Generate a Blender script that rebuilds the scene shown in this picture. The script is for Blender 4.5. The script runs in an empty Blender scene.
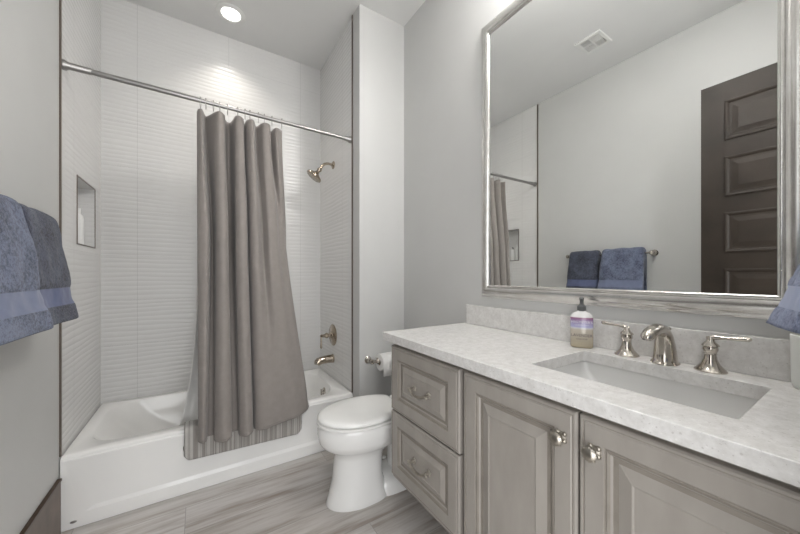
import bpy, bmesh, math, random
from mathutils import Vector, Matrix, noise
R = math.radians
random.seed(7)
S = bpy.context.scene
COL = S.collection

# ------------------------------------------------------------------ camera, world, exposure, lights
cam_d = bpy.data.cameras.new('camera'); cam = bpy.data.objects.new('camera', cam_d); COL.objects.link(cam)
CH = 1.2068
cam.location = (0, 0, CH)
cam.rotation_euler = (R(90), 0, -0.5685)
cam_d.sensor_width = 36; cam_d.lens = 36 * 313.516 / 800; cam_d.shift_y = 7.6 / 800
cam_d.clip_start = 0.02
S.camera = cam
S.view_settings.view_transform = 'Standard'; S.view_settings.look = 'None'
S.view_settings.gamma = 1; S.view_settings.use_curve_mapping = False
S.view_settings.exposure = 0.27
w = bpy.data.worlds.new('world'); S.world = w; w.use_nodes = True
w.node_tree.nodes['Background'].inputs[0].default_value = (0.98, 0.99, 1.0, 1)
w.node_tree.nodes['Background'].inputs[1].default_value = 3.5

def area(name, loc, size, power, col=(1, .95, .88), rot=(0, 0, 0), shape='DISK', sy=None, spread=180):
    l = bpy.data.lights.new(name, 'AREA'); l.shape = shape; l.size = size
    if sy: l.size_y = sy
    l.energy = power; l.color = col; l.spread = R(spread)
    o = bpy.data.objects.new(name, l); COL.objects.link(o); o.location = loc; o.rotation_euler = rot
    return o
ZC = 3.088
area('tub_downlight', (.19, 2.56, ZC - .03), .13, 2.0, (1, .94, .86), spread=105)
area('room_downlight', (.38, .72, ZC - .03), .15, 3.5, (1, .97, .94))
pt = area('doorway_portal', (.12, -.10, 1.24), .86, 1, (1, 1, 1), (R(90), 0, 0), 'RECTANGLE', 2.48); pt.data.cycles.is_portal = True

# ------------------------------------------------------------------ materials
def nt(name):
    m = bpy.data.materials.new(name); m.use_nodes = True
    t = m.node_tree; return m, t, t.nodes['Principled BSDF']
def N(t, kind, **kw):
    n = t.nodes.new(kind)
    for k, v in kw.items(): setattr(n, k, v)
    return n
def L(t, a, b): t.links.new(a, b)
def math_(t, op, a, b=None, c=None):
    n = N(t, 'ShaderNodeMath', operation=op)
    for i, v in enumerate((a, b, c)):
        if v is None: continue
        if isinstance(v, (int, float)): n.inputs[i].default_value = v
        else: L(t, v, n.inputs[i])
    return n.outputs[0]
def ramp(t, fac, stops):
    n = N(t, 'ShaderNodeValToRGB'); e = n.color_ramp.elements
    while len(e) < len(stops): e.new(.5)
    for el, (p, c) in zip(e, stops): el.position = p; el.color = (*c, 1)
    L(t, fac, n.inputs[0]); return n.outputs[0]
def bump(t, b, h, strength=.3, dist=.01):
    n = N(t, 'ShaderNodeBump'); n.inputs['Strength'].default_value = strength; n.inputs['Distance'].default_value = dist
    L(t, h, n.inputs['Height']); L(t, n.outputs[0], b.inputs['Normal']); return n
def coords(t, kind='Object', scale=None):
    c = N(t, 'ShaderNodeTexCoord').outputs[kind]
    if scale:
        mp = N(t, 'ShaderNodeMapping'); mp.inputs['Scale'].default_value = scale; L(t, c, mp.inputs[0]); c = mp.outputs[0]
    return c
def tnoise(t, co, scale, detail=3, rough=.5):
    n = N(t, 'ShaderNodeTexNoise'); n.inputs['Scale'].default_value = scale
    n.inputs['Detail'].default_value = detail; n.inputs['Roughness'].default_value = rough
    if co is not None: L(t, co, n.inputs['Vector'])
    return n.outputs[0]
def simple(name, col, rough=.5, metal=0, coat=0, nscale=None, namt=.06, bmp=0, bscale=None, spec=None):
    m, t, b = nt(name)
    b.inputs['Roughness'].default_value = rough; b.inputs['Metallic'].default_value = metal
    if coat: b.inputs['Coat Weight'].default_value = coat; b.inputs['Coat Roughness'].default_value = .08
    if spec is not None: b.inputs['Specular IOR Level'].default_value = spec
    co = coords(t)
    f = tnoise(t, co, nscale or 6)
    lo = tuple(max(0, c * (1 - namt)) for c in col); hi = tuple(min(1, c * (1 + namt)) for c in col)
    L(t, ramp(t, f, [(.3, lo), (.7, hi)]), b.inputs['Base Color'])
    if bmp: bump(t, b, tnoise(t, co, bscale or 200), bmp, .002)
    return m

M = {}
M['paint'] = simple('grey_wall_paint', (.56, .56, .548), .45, bmp=.05, bscale=300, namt=.01)
M['ceiling'] = simple('ceiling_paint', (.72, .72, .71), .8, namt=.01, bmp=.05, bscale=200)
M['trim_metal'] = simple('bronze_edge_trim', (.16, .13, .11), .4, .7)
M['base_tile'] = simple('brown_wood_look_base', (.115, .082, .064), .4, namt=.3, nscale=9)
M['base_cap'] = simple('dark_base_cap', (.06, .035, .02), .35, .3)
M['porcelain'] = simple('white_porcelain', (.86, .855, .84), .12, coat=.5, namt=.005)
M['acrylic'] = simple('white_tub_enamel', (.86, .855, .84), .2, coat=.3, namt=.005)
M['seat'] = simple('toilet_seat_plastic', (.88, .875, .855), .22, namt=.005)
M['nickel'] = simple('polished_nickel', (.56, .52, .47), .12, 1, namt=.02)
M['chrome'] = simple('brushed_chrome', (.38, .37, .36), .33, 1, namt=.03)
M['nickel_warm'] = simple('warm_nickel_shower_fitting', (.42, .36, .29), .16, 1, namt=.03)
M['nickel_dull'] = simple('antique_nickel', (.44, .41, .36), .35, 1, namt=.15, nscale=60)
M['dark'] = simple('painted_duct_shade', (.03, .028, .026), .8)
M['cab'] = simple('taupe_grey_cabinet_paint', (.33, .305, .275), .42, namt=.04, nscale=4)
M['cab_in'] = simple('cabinet_interior', (.15, .13, .11), .7)
M['door'] = simple('dark_walnut_stain', (.026, .019, .014), .5, spec=.3, coat=0, namt=.25, nscale=5)
M['paper'] = simple('toilet_paper', (.86, .85, .83), .9, namt=.01, bmp=.2)
M['card'] = simple('cardboard_core', (.35, .27, .2), .9)
M['whiteplastic'] = simple('white_plastic', (.8, .8, .79), .35, namt=.01)
M['greyplastic'] = simple('grey_pump_plastic', (.10, .105, .105), .35)
M['vent'] = simple('white_vent_enamel', (.75, .75, .73), .5)
M['ink'] = simple('dark_ink', (.12, .10, .13), .6)
M['ink_w'] = simple('pale_ink', (.75, .72, .78), .6)
M['cup'] = simple('frosted_white_ceramic', (.72, .73, .70), .3, coat=.3, namt=.01)
M['black'] = simple('black_rubber', (.02, .02, .02), .6)

def cab_glaze():   # painted cabinet fronts with a darker brushed glaze
    m, t, b = nt('glazed_taupe_front'); co = coords(t, 'Object', (14, 14, 4))
    f = tnoise(t, co, 1.5, 4)
    L(t, ramp(t, f, [(.3, (.315, .29, .262)), (.7, (.36, .333, .302))]), b.inputs['Base Color'])
    b.inputs['Roughness'].default_value = .38
    bump(t, b, f, .08, .002); return m
M['front'] = cab_glaze()
M['glaze'] = simple('umber_groove_glaze', (.25, .225, .195), .45, namt=.1, nscale=20)

def tile(name, axis, u0):
    m, t, b = nt(name); co = coords(t)
    sx = N(t, 'ShaderNodeSeparateXYZ'); L(t, co, sx.inputs[0])
    u = sx.outputs[axis]; z = sx.outputs['Z']
    cmb = N(t, 'ShaderNodeCombineXYZ')
    L(t, math_(t, 'MULTIPLY', u, 1.7), cmb.inputs[0]); L(t, math_(t, 'MULTIPLY', z, 9), cmb.inputs[1])
    nz = tnoise(t, cmb.outputs[0], 1.0, 2)
    ph = math_(t, 'ADD', math_(t, 'MULTIPLY', z, 2 * math.pi / .031), math_(t, 'MULTIPLY', nz, 8))
    wave = math_(t, 'POWER', math_(t, 'ABSOLUTE', math_(t, 'SINE', math_(t, 'MULTIPLY', ph, .5))), .8)
    # stacked tiles: 0.561 wide, 0.305 high
    fu = math_(t, 'FRACT', math_(t, 'DIVIDE', math_(t, 'SUBTRACT', u, u0 - 5.61), .561))
    fz = math_(t, 'FRACT', math_(t, 'DIVIDE', math_(t, 'SUBTRACT', z, 2.86 - 3.05), .305))
    gu = math_(t, 'LESS_THAN', math_(t, 'MULTIPLY', fu, .561), .0025)
    gz = math_(t, 'LESS_THAN', math_(t, 'MULTIPLY', fz, .305), .0012)
    g = math_(t, 'MAXIMUM', gu, gz)
    mx = N(t, 'ShaderNodeMix', data_type='RGBA'); L(t, g, mx.inputs['Factor'])
    mx.inputs[6].default_value = (.70, .695, .685, 1); mx.inputs[7].default_value = (.55, .545, .535, 1)
    L(t, mx.outputs[2], b.inputs['Base Color']); b.inputs['Roughness'].default_value = .22
    h = math_(t, 'SUBTRACT', wave, math_(t, 'MULTIPLY', g, .5))
    bump(t, b, h, .4, .0033); return m
M['tile_x'] = tile('white_rippled_wall_tile_back', 'X', -.368)
M['tile_y'] = tile('white_rippled_wall_tile_side', 'Y', 2.30)

def floor_mat():
    m, t, b = nt('grey_wood_look_plank_tile'); co = coords(t)
    br = N(t, 'ShaderNodeTexBrick'); br.offset = .37; br.offset_frequency = 2
    br.inputs['Scale'].default_value = 1; br.inputs['Brick Width'].default_value = 1.2; br.inputs['Row Height'].default_value = .2
    br.inputs['Mortar Size'].default_value = .0016; br.inputs['Mortar Smooth'].default_value = .1; br.inputs['Bias'].default_value = 0
    br.inputs['Color1'].default_value = (0, 0, 0, 1); br.inputs['Color2'].default_value = (1, 1, 1, 1); br.inputs['Mortar'].default_value = (.5, .5, .5, 1)
    mp = N(t, 'ShaderNodeMapping'); mp.inputs['Location'].default_value = (.06, .035, 0); L(t, co, mp.inputs[0]); L(t, mp.outputs[0], br.inputs[0])
    ms = N(t, 'ShaderNodeMapping'); ms.inputs['Scale'].default_value = (1.1, 13, 1); L(t, co, ms.inputs[0])
    va = N(t, 'ShaderNodeVectorMath', operation='ADD'); L(t, ms.outputs[0], va.inputs[0])
    sc = N(t, 'ShaderNodeVectorMath', operation='SCALE'); L(t, br.outputs['Color'], sc.inputs[0]); sc.inputs['Scale'].default_value = 13
    L(t, sc.outputs[0], va.inputs[1])
    f1 = tnoise(t, va.outputs[0], 1.6, 8, .62)
    c1 = ramp(t, f1, [(.26, (.27, .22, .185)), (.40, (.42, .385, .355)), (.52, (.56, .54, .52)), (.72, (.68, .67, .655))])
    bc = ramp(t, br.outputs['Color'], [(0, (.80, .77, .74)), (1, (1.05, 1.05, 1.06))])
    mx = N(t, 'ShaderNodeMix', data_type='RGBA', blend_type='MULTIPLY'); mx.inputs['Factor'].default_value = 1
    L(t, c1, mx.inputs[6]); L(t, bc, mx.inputs[7])
    m2 = N(t, 'ShaderNodeMix', data_type='RGBA'); L(t, br.outputs['Fac'], m2.inputs['Factor'])
    L(t, mx.outputs[2], m2.inputs[6]); m2.inputs[7].default_value = (.33, .31, .29, 1)
    L(t, m2.outputs[2], b.inputs['Base Color']); b.inputs['Roughness'].default_value = .38
    bump(t, b, math_(t, 'SUBTRACT', f1, math_(t, 'MULTIPLY', br.outputs['Fac'], 1.0)), .25, .002)
    return m
M['floor'] = floor_mat()

def quartz():
    m, t, b = nt('white_speckled_quartz'); co = coords(t)
    f = tnoise(t, co, 45, 5, .7)
    base = ramp(t, f, [(.3, (.60, .585, .565)), (.7, (.76, .75, .735))])
    v = N(t, 'ShaderNodeTexVoronoi'); v.inputs['Scale'].default_value = 130; L(t, co, v.inputs['Vector'])
    f2 = tnoise(t, co, 160, 2)
    k = math_(t, 'MULTIPLY', math_(t, 'LESS_THAN', v.outputs['Distance'], .28), math_(t, 'GREATER_THAN', f2, .56))
    mx = N(t, 'ShaderNodeMix', data_type='RGBA'); L(t, math_(t, 'MULTIPLY', k, .35), mx.inputs['Factor']); L(t, base, mx.inputs[6]); mx.inputs[7].default_value = (.33, .30, .28, 1)
    v2 = N(t, 'ShaderNodeTexVoronoi'); v2.inputs['Scale'].default_value = 70; L(t, co, v2.inputs['Vector'])
    k2 = math_(t, 'LESS_THAN', v2.outputs['Distance'], .13)
    m2 = N(t, 'ShaderNodeMix', data_type='RGBA'); L(t, math_(t, 'MULTIPLY', k2, .3), m2.inputs['Factor']); L(t, mx.outputs[2], m2.inputs[6]); m2.inputs[7].default_value = (.86, .85, .83, 1)
    L(t, m2.outputs[2], b.inputs['Base Color']); b.inputs['Roughness'].default_value = .22
    return m
M['quartz'] = quartz()

def mirror_mat():
    m, t, b = nt('mirror_silver'); b.inputs['Metallic'].default_value = 1; b.inputs['Roughness'].default_value = 0.0
    b.inputs['Base Color'].default_value = (.90, .91, .90, 1); return m
M['mirror'] = mirror_mat()

def silverleaf():
    m, t, b = nt('burnished_silver_leaf'); co = coords(t)
    f = tnoise(t, co, 14, 5, .65)
    L(t, ramp(t, f, [(.3, (.62, .60, .57)), (.6, (.74, .73, .71)), (.8, (.84, .83, .82))]), b.inputs['Base Color'])
    b.inputs['Metallic'].default_value = .9; b.inputs['Roughness'].default_value = .26
    bump(t, b, f, .1, .003); return m
M['silver'] = silverleaf()

def fabric(name, col, weave=900, dark=.75, stripes=None, rough=.85, sheen=.2):
    m, t, b = nt(name); co = coords(t)
    f = tnoise(t, co, 25, 5, .6)
    lo = tuple(c * dark for c in col)
    L(t, ramp(t, f, [(.25, lo), (.75, col)]), b.inputs['Base Color'])
    b.inputs['Roughness'].default_value = rough; b.inputs['Sheen Weight'].default_value = sheen
    wv = N(t, 'ShaderNodeTexWave'); wv.inputs['Scale'].default_value = weave / 10; wv.bands_direction = 'Z'; L(t, co, wv.inputs['Vector'])
    bump(t, b, math_(t, 'ADD', wv.outputs[1], f), .15, .002); return m
M['curtain'] = fabric('taupe_grey_curtain_cloth', (.27, .243, .225), dark=.88)
M['liner'] = simple('white_liner_vinyl', (.78, .77, .75), .4)

def terry(name, hi, lo):
    m, t, b = nt(name); co = coords(t)
    f = tnoise(t, co, 95, 4, .8); g = tnoise(t, co, 14, 3)
    k = math_(t, 'ADD', math_(t, 'MULTIPLY', f, .65), math_(t, 'MULTIPLY', g, .35))
    L(t, ramp(t, k, [(.38, lo), (.56, hi)]), b.inputs['Base Color'])
    b.inputs['Roughness'].default_value = .95; b.inputs['Sheen Weight'].default_value = .15; b.inputs['Sheen Roughness'].default_value = .6
    bump(t, b, f, .9, .006); return m
M['terry'] = terry('blue_terry', (.15, .175, .255), (.03, .038, .07))
M['terry_lit'] = terry('lit_blue_terry', (.26, .30, .44), (.09, .11, .19)); M['band_lit'] = fabric('lit_blue_band', (.30, .345, .50), dark=.9)  # blue terry and band lightened, putting the vanity light into their colour
M['terry_dark'] = terry('slate_blue_terry', (.07, .08, .118), (.006, .008, .018))
M['band'] = fabric('blue_woven_band', (.16, .185, .28), dark=.85)
M['band_dark'] = fabric('slate_woven_band', (.10, .12, .22), dark=.8)

def mat_mat():
    m, t, b = nt('striped_grey_chenille'); co = coords(t)
    sx = N(t, 'ShaderNodeSeparateXYZ'); L(t, co, sx.inputs[0])
    cx = N(t, 'ShaderNodeCombineXYZ'); L(t, math_(t, 'MULTIPLY', sx.outputs[0], 1), cx.inputs[0])
    f = tnoise(t, cx.outputs[0], 48, 3, .75)
    c = ramp(t, f, [(.34, (.19, .165, .145)), (.42, (.44, .41, .38)), (.48, (.31, .285, .26)), (.53, (.66, .64, .61)), (.64, (.47, .445, .42))])
    L(t, c, b.inputs['Base Color']); b.inputs['Roughness'].default_value = .95; b.inputs['Sheen Weight'].default_value = .3
    bump(t, b, tnoise(t, co, 260, 3, .7), .9, .006); return m
M['bathmat'] = mat_mat()

def emis(name, col, st):
    m, t, b = nt(name); b.inputs['Base Color'].default_value = (*col, 1)
    b.inputs['Emission Color'].default_value = (*col, 1); b.inputs['Emission Strength'].default_value = st; return m
M['led'] = emis('lit_led_diffuser', (1, .98, .95), 3)
M['shade'] = emis('lit_frosted_glass', (1, .985, .965), 64)

def bottle_mat():   # clear bottle holding pale soap, printed band near the top
    m, t, b = nt('printed_soap_bottle'); co = coords(t)
    sx = N(t, 'ShaderNodeSeparateXYZ'); L(t, co, sx.inputs[0])
    c = ramp(t, math_(t, 'DIVIDE', sx.outputs['Z'], .15), [(.0, (.42, .36, .25)), (.46, (.55, .50, .42)), (.50, (.66, .65, .66)), (.53, (.46, .46, .70)), (.66, (.36, .30, .50)), (.76, (.30, .12, .22)), (.775, (.80, .79, .78))])
    t.nodes[-1]
    L(t, c, b.inputs['Base Color']); b.inputs['Roughness'].default_value = .2
    b.inputs['Coat Weight'].default_value = .4; return m
M['bottle'] = bottle_mat()

# ------------------------------------------------------------------ mesh helpers
class MB:
    def __init__(s): s.v = []; s.f = []; s.m = []
    def add(s, vs, fs, mi=0):
        o = len(s.v); s.v += [tuple(p) for p in vs]; s.f += [tuple(i + o for i in f) for f in fs]; s.m += [mi] * len(fs); return s
    def box(s, x0, x1, y0, y1, z0, z1, mi=0):
        vs = [(x, y, z) for z in (z0, z1) for y in (y0, y1) for x in (x0, x1)]
        return s.add(vs, [(0, 2, 3, 1), (4, 5, 7, 6), (0, 1, 5, 4), (2, 6, 7, 3), (0, 4, 6, 2), (1, 3, 7, 5)], mi)
    def loft(s, rings, cap0=True, cap1=True, closed=True, mi=0):
        n = len(rings[0]); vs = [p for r in rings for p in r]; fs = []
        for i in range(len(rings) - 1):
            for j in range(n if closed else n - 1):
                k = (j + 1) % n; fs.append((i * n + j, i * n + k, (i + 1) * n + k, (i + 1) * n + j))
        if cap0: fs.append(tuple(range(n - 1, -1, -1)))
        if cap1: fs.append(tuple((len(rings) - 1) * n + j for j in range(n)))
        return s.add(vs, fs, mi)
    def lathe(s, prof, org=(0, 0, 0), axis=(0, 0, 1), n=28, cap0=True, cap1=True, mi=0, sq=None):
        a = Vector(axis).normalized(); q = a.to_track_quat('Z', 'Y'); o = Vector(org); rings = []
        for r, h in prof:
            r = max(r, 1e-4)
            rings.append([o + q @ Vector((r * math.cos(2 * math.pi * k / n), r * math.sin(2 * math.pi * k / n) * (sq or 1), h)) for k in range(n)])
        return s.loft(rings, cap0, cap1, True, mi)
    def tube(s, pts, rad, n=14, mi=0, cap=True, flat=1.0):
        pts = [Vector(p) for p in pts]; m = len(pts)
        rad = rad if isinstance(rad, (list, tuple)) else [rad] * m
        up = None; rings = []
        for i in range(m):
            t = (pts[min(i + 1, m - 1)] - pts[max(i - 1, 0)]).normalized()
            if up is None:
                up = t.orthogonal().normalized()
                if abs(t.z) < .9: up = (Vector((0, 0, 1)) - t * t.z).normalized()
            up = (up - t * up.dot(t)).normalized(); sd = t.cross(up)
            rings.append([pts[i] + (up * math.cos(2 * math.pi * k / n) * flat + sd * math.sin(2 * math.pi * k / n)) * rad[i] for k in range(n)])
        return s.loft(rings, cap, cap, True, mi)
    def sphere(s, c, r, n=16, sz=1):
        prof = [(r * math.sin(math.pi * i / 10), -r * sz * math.cos(math.pi * i / 10)) for i in range(11)]
        return s.lathe(prof, c, (0, 0, 1), n)

def spline(pts, k=8):
    P = [Vector(p) for p in pts]; P = [2 * P[0] - P[1]] + P + [2 * P[-1] - P[-2]]; out = []
    for i in range(1, len(P) - 2):
        for j in range(k):
            t = j / k; a, b, c, d = P[i - 1:i + 3]
            out.append(.5 * ((2 * b) + (c - a) * t + (2 * a - 5 * b + 4 * c - d) * t * t + (3 * b - a - 3 * c + d) * t ** 3))
    out.append(P[-2]); return out

ORG = {}
def make(name, mb, mats, parent=None, origin=None, smooth=40, bevel=0, sub=0, solid=0, label=None, seg=2, local=False):
    me = bpy.data.meshes.new(name); org = Vector(origin) if origin is not None else (ORG[parent.name] if parent else Vector((0, 0, 0)))
    if local: me.from_pydata(mb.v, [], mb.f)
    else: me.from_pydata([tuple(Vector(p) - org) for p in mb.v], [], mb.f)
    for mm in (mats if isinstance(mats, (list, tuple)) else [mats]): me.materials.append(M[mm])
    me.polygons.foreach_set('material_index', mb.m)
    bm = bmesh.new(); bm.from_mesh(me); bmesh.ops.remove_doubles(bm, verts=bm.verts, dist=1e-6); bmesh.ops.recalc_face_normals(bm, faces=bm.faces); bm.to_mesh(me); bm.free()
    o = bpy.data.objects.new(name, me); COL.objects.link(o)
    if parent: o.parent = parent; ORG[o.name] = ORG[parent.name]
    else: o.location = org; ORG[o.name] = org
    if smooth: me.shade_smooth(); me.set_sharp_from_angle(angle=R(smooth))
    if bevel:
        b = o.modifiers.new('bevel', 'BEVEL'); b.width = bevel; b.segments = seg; b.limit_method = 'ANGLE'; b.angle_limit = R(35); b.harden_normals = False
    if sub:
        b = o.modifiers.new('sub', 'SUBSURF'); b.levels = sub; b.render_levels = sub
    if solid:
        b = o.modifiers.new('solid', 'SOLIDIFY'); b.thickness = solid; b.offset = 0
    if label: o['label'] = label
    return o
def thing(name, loc, label, cat, group=None, rz=0):
    o = bpy.data.objects.new(name, None); COL.objects.link(o); o.location = loc; o.rotation_euler = (0, 0, rz)
    o.empty_display_size = .05; o['label'] = label; o['category'] = cat
    if group: o['group'] = group
    ORG[o.name] = Vector(loc); return o
def tag(o, label, cat, group=None):
    o['label'] = label; o['category'] = cat
    if group: o['group'] = group
    return o
def struct(name, mb, mats, parent=None, **kw):
    o = make(name, mb, mats, parent, **kw)
    if not parent: o['kind'] = 'structure'
    return o
def text(name, s, size, mat, parent, loc, rot=(R(90), 0, 0), ex=.0003):
    c = bpy.data.curves.new(name, 'FONT'); c.body = s; c.size = size; c.align_x = 'CENTER'; c.align_y = 'CENTER'; c.extrude = ex
    o = bpy.data.objects.new(name, c); COL.objects.link(o); o.rotation_euler = rot; o.location = loc
    bpy.context.view_layer.update()
    me = bpy.data.meshes.new_from_object(o.evaluated_get(bpy.context.evaluated_depsgraph_get())); bpy.data.objects.remove(o)
    me.transform(Matrix.Translation(loc) @ __import__('mathutils').Euler(rot).to_matrix().to_4x4())
    me.materials.clear(); me.materials.append(M[mat])
    q = bpy.data.objects.new(name, me); COL.objects.link(q); q.parent = parent; return q

# ------------------------------------------------------------------ room dimensions
XL, XR, YF, YA, YB, XW, YW = -.5545, 1.3058, -.03, 2.0929, 2.8273, .9355, 1.9869
YT = 2.107   # where tile starts
# floor, ceiling
struct('floor', MB().box(XL - .15, XR + .15, -1.3, YB + .12, -.1, 0), 'floor')
struct('ceiling', MB().box(XL - .15, XR + .15, -.17, YB + .12, ZC, ZC + .1), 'ceiling')
# left wall: painted part, tiled part with niche hole
struct('wall_left', MB().box(XL - .12, XL, -.17, YT - .004, 0, ZC), 'paint')
NY0, NY1, NZ0, NZ1 = 2.35, 2.685, 1.376, 1.736
mb = MB()
Y0, Y1 = YT - .004, YB
mb.box(XL - .12, XL, Y0, NY0, 0, ZC).box(XL - .12, XL, NY1, Y1 + .12, 0, ZC)
mb.box(XL - .12, XL, NY0, NY1, 0, NZ0).box(XL - .12, XL, NY0, NY1, NZ1, ZC)
mb.box(XL - .12, XL - .095, NY0, NY1, NZ0, NZ1)
struct('wall_shower_left', mb, 'tile_y', smooth=0)
struct('wall_back', MB().box(XL, XW, YB, YB + .12, 0, ZC), 'tile_x', smooth=0)
struct('wall_shower_right', MB().box(XW, XW + .12, YT, YB, 0, ZC), 'tile_y', smooth=0)
struct('wall_alcove', MB().box(XW, XR + .12, YW, YT, 0, ZC), 'paint')
struct('wall_right', MB().box(XR, XR + .12, YF - .12, YW, 0, ZC), 'paint')
# front wall with the doorway the photograph was taken from
mb = MB(); mb.box(XL, -.31, YF - .12, YF, 0, ZC).box(.55, XR, YF - .12, YF, 0, ZC).box(-.31, .55, YF - .12, YF, 2.48, ZC)
struct('wall_front', mb, 'paint')
# trims
struct('trim_1', MB().box(XL - .001, XL + .006, YT - .012, YT + .001, .352, ZC), 'trim_metal')
struct('trim_2', MB().box(XW - .006, XW + .001, YT - .010, YT + .003, .352, ZC - .001), 'trim_metal')
mb = MB(); e = .006
for a in ((NY0 - e, NY0, NZ0 - e, NZ1 + e), (NY1, NY1 + e, NZ0 - e, NZ1 + e), (NY0, NY1, NZ0 - e, NZ0), (NY0, NY1, NZ1, NZ1 + e)):
    mb.box(XL - .001, XL + .003, *a)
struct('trim_3', mb, 'trim_metal')
def baseboard(name, x0, x1, y0, y1, cap):
    b = struct(name, MB().box(x0, x1, y0, y1, 0, .252), 'base_tile'); b['kind'] = 'structure'
    make('cap_strip', MB().box(*cap, .252, .262), 'base_cap', b)
baseboard('baseboard_left', XL, XL + .012, -.03, YA - .022, (XL, XL + .016, -.03, YA - .022))
baseboard('baseboard_right', XR - .012, XR, YF, YW, (XR - .016, XR, YF, YW))
baseboard('baseboard_alcove', XW + .001, XR - .016, YW - .012, YW, (XW + .001, XR - .016, YW - .016, YW))

# ------------------------------------------------------------------ bathtub
def clipx(r, m): return [(min(x, m), y, z) for x, y, z in r]
def rrect(x0, x1, y0, y1, z, r, k=6, rs=None):
    rs = rs or (r, r, r, r); out = []
    for (cx, cy, a, rr) in ((x1, y1, 0, rs[0]), (x0, y1, 90, rs[1]), (x0, y0, 180, rs[2]), (x1, y0, 270, rs[3])):
        ox = cx - rr if cx == x1 else cx + rr; oy = cy - rr if cy == y1 else cy + rr
        for i in range(k + 1):
            t = R(a + 90 * i / k); out.append((ox + rr * math.cos(t), oy + rr * math.sin(t), z))
    return out
tub = thing('bathtub', (.19, 2.45, 0), 'white alcove bathtub with a panelled apron along the back wall', 'bathtub')
TX0, TX1, TY0, TY1, TZ = XL + .003, XW - .003, YA, YB - .003, .352
rings = [rrect(TX0, TX1, TY0, TY1, .30, .004), rrect(TX0, TX1, TY0, TY1, TZ - .012, .004), rrect(TX0 + .004, TX1 - .004, TY0 + .006, TY1 - .002, TZ - .002, .004),
         rrect(TX0 + .01, TX1 - .008, TY0 + .014, TY1 - .006, TZ, .006),
         rrect(TX0 + .055, TX1 - .085, TY0 + .075, TY1 - .045, TZ - .001, .10, rs=(.16, .16, .16, .16)),
         rrect(TX0 + .066, TX1 - .092, TY0 + .085, TY1 - .052, TZ - .012, .10, rs=(.16, .16, .16, .16)),
         rrect(TX0 + .13, TX1 - .105, TY0 + .095, TY1 - .062, TZ - .10, .10, rs=(.15, .16, .16, .15)),
         rrect(TX0 + .24, TX1 - .125, TY0 + .11, TY1 - .08, TZ - .20, .10, rs=(.13, .17, .17, .13)),
         rrect(TX0 + .33, TX1 - .16, TY0 + .15, TY1 - .12, TZ - .265, .09, rs=(.12, .15, .15, .12)),
         rrect(TX0 + .42, TX1 - .23, TY0 + .21, TY1 - .18, TZ - .28, .08)]
make('basin', MB().loft(rings, False, True), 'acrylic', tub, smooth=50)
# apron: face panel set back inside a raised border, with a protruding foot
mb = MB()
def apron_ring(ix0, ix1, iz0, iz1, dy):
    return [(TX0 + ix0, TY0 + dy, iz0), (TX1 - ix1, TY0 + dy, iz0), (TX1 - ix1, TY0 + dy, iz1), (TX0 + ix0, TY0 + dy, iz1)]
mb.loft([apron_ring(0, 0, 0, .335, .03), apron_ring(0, 0, 0, .335, -.004), apron_ring(.004, .004, .004, .33, -.008),
         [(TX0 + .09, TY0 - .008, .070), (TX1 - .03, TY0 - .008, .070), (TX1 - .01, TY0 - .008, .325), (TX0 + .025, TY0 - .008, .325)],
         [(TX0 + .125, TY0 + .003, .084), (TX1 - .045, TY0 + .003, .084), (TX1 - .012, TY0 - .0075, .322), (TX0 + .028, TY0 - .0075, .322)]])
make('apron', mb, 'acrylic', tub, bevel=.003)
mb = MB().lathe([(.036, 0), (.036, .005), (.030, .010), (.012, .012), (.010, .02), (0, .022)], (TX1 - .10, 2.42, .275), (-1, 0, .15))
mb.box(TX1 - .130, TX1 - .119, 2.414, 2.426, .255, .30)
make('overflow_plate', mb, 'nickel', tub)
mb = MB().lathe([(.012, 0), (.012, .002), (0, .003)], (XL + .05, TY0 - .0075, .035), (0, -1, 0), sq=.5)
make('apron_clip', mb, 'chrome', tub)

# ------------------------------------------------------------------ shower fittings on the right tile wall
sh = thing('shower_fixture', (XW, 2.49, 2.115), 'polished nickel shower head on a bent arm, high on right shower wall', 'shower head')
make('wall_flange', MB().lathe([(.032, 0), (.032, .004), (.022, .010), (.012, .016), (0, .017)], (XW, 2.49, 2.115), (-1, 0, 0)), 'nickel_warm', sh)
pth = spline([(XW - .01, 2.49, 2.115), (XW - .05, 2.49, 2.118), (XW - .088, 2.49, 2.10), (XW - .115, 2.49, 2.058)], 6)
make('arm', MB().tube(pth, .0105), 'nickel_warm', sh)
ax = Vector((-.60, .12, -.79)).normalized(); p0 = Vector((XW - .114, 2.49, 2.060))
make('ball_joint', MB().lathe([(.010, -.01), (.018, 0), (.019, .01), (.014, .022), (.012, .03)], p0, ax), 'nickel_warm', sh)
make('shower_head', MB().lathe([(.013, .026), (.018, .034), (.024, .045), (.045, .058), (.062, .068), (.066, .074), (.066, .084), (.060, .088), (.0, .088)], p0, ax, 36), 'nickel_warm', sh)
mb = MB()
for rr, n in ((.018, 6), (.034, 12), (.05, 18)):
    for k in range(n):
        q = ax.to_track_quat('Z', 'Y'); c = p0 + q @ Vector((rr * math.cos(6.283 * k / n), rr * math.sin(6.283 * k / n), .0875))
        mb.lathe([(.0028, 0), (.002, .004)], c, ax, 6)
make('nozzles', mb, 'nickel_dull', sh)

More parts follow.
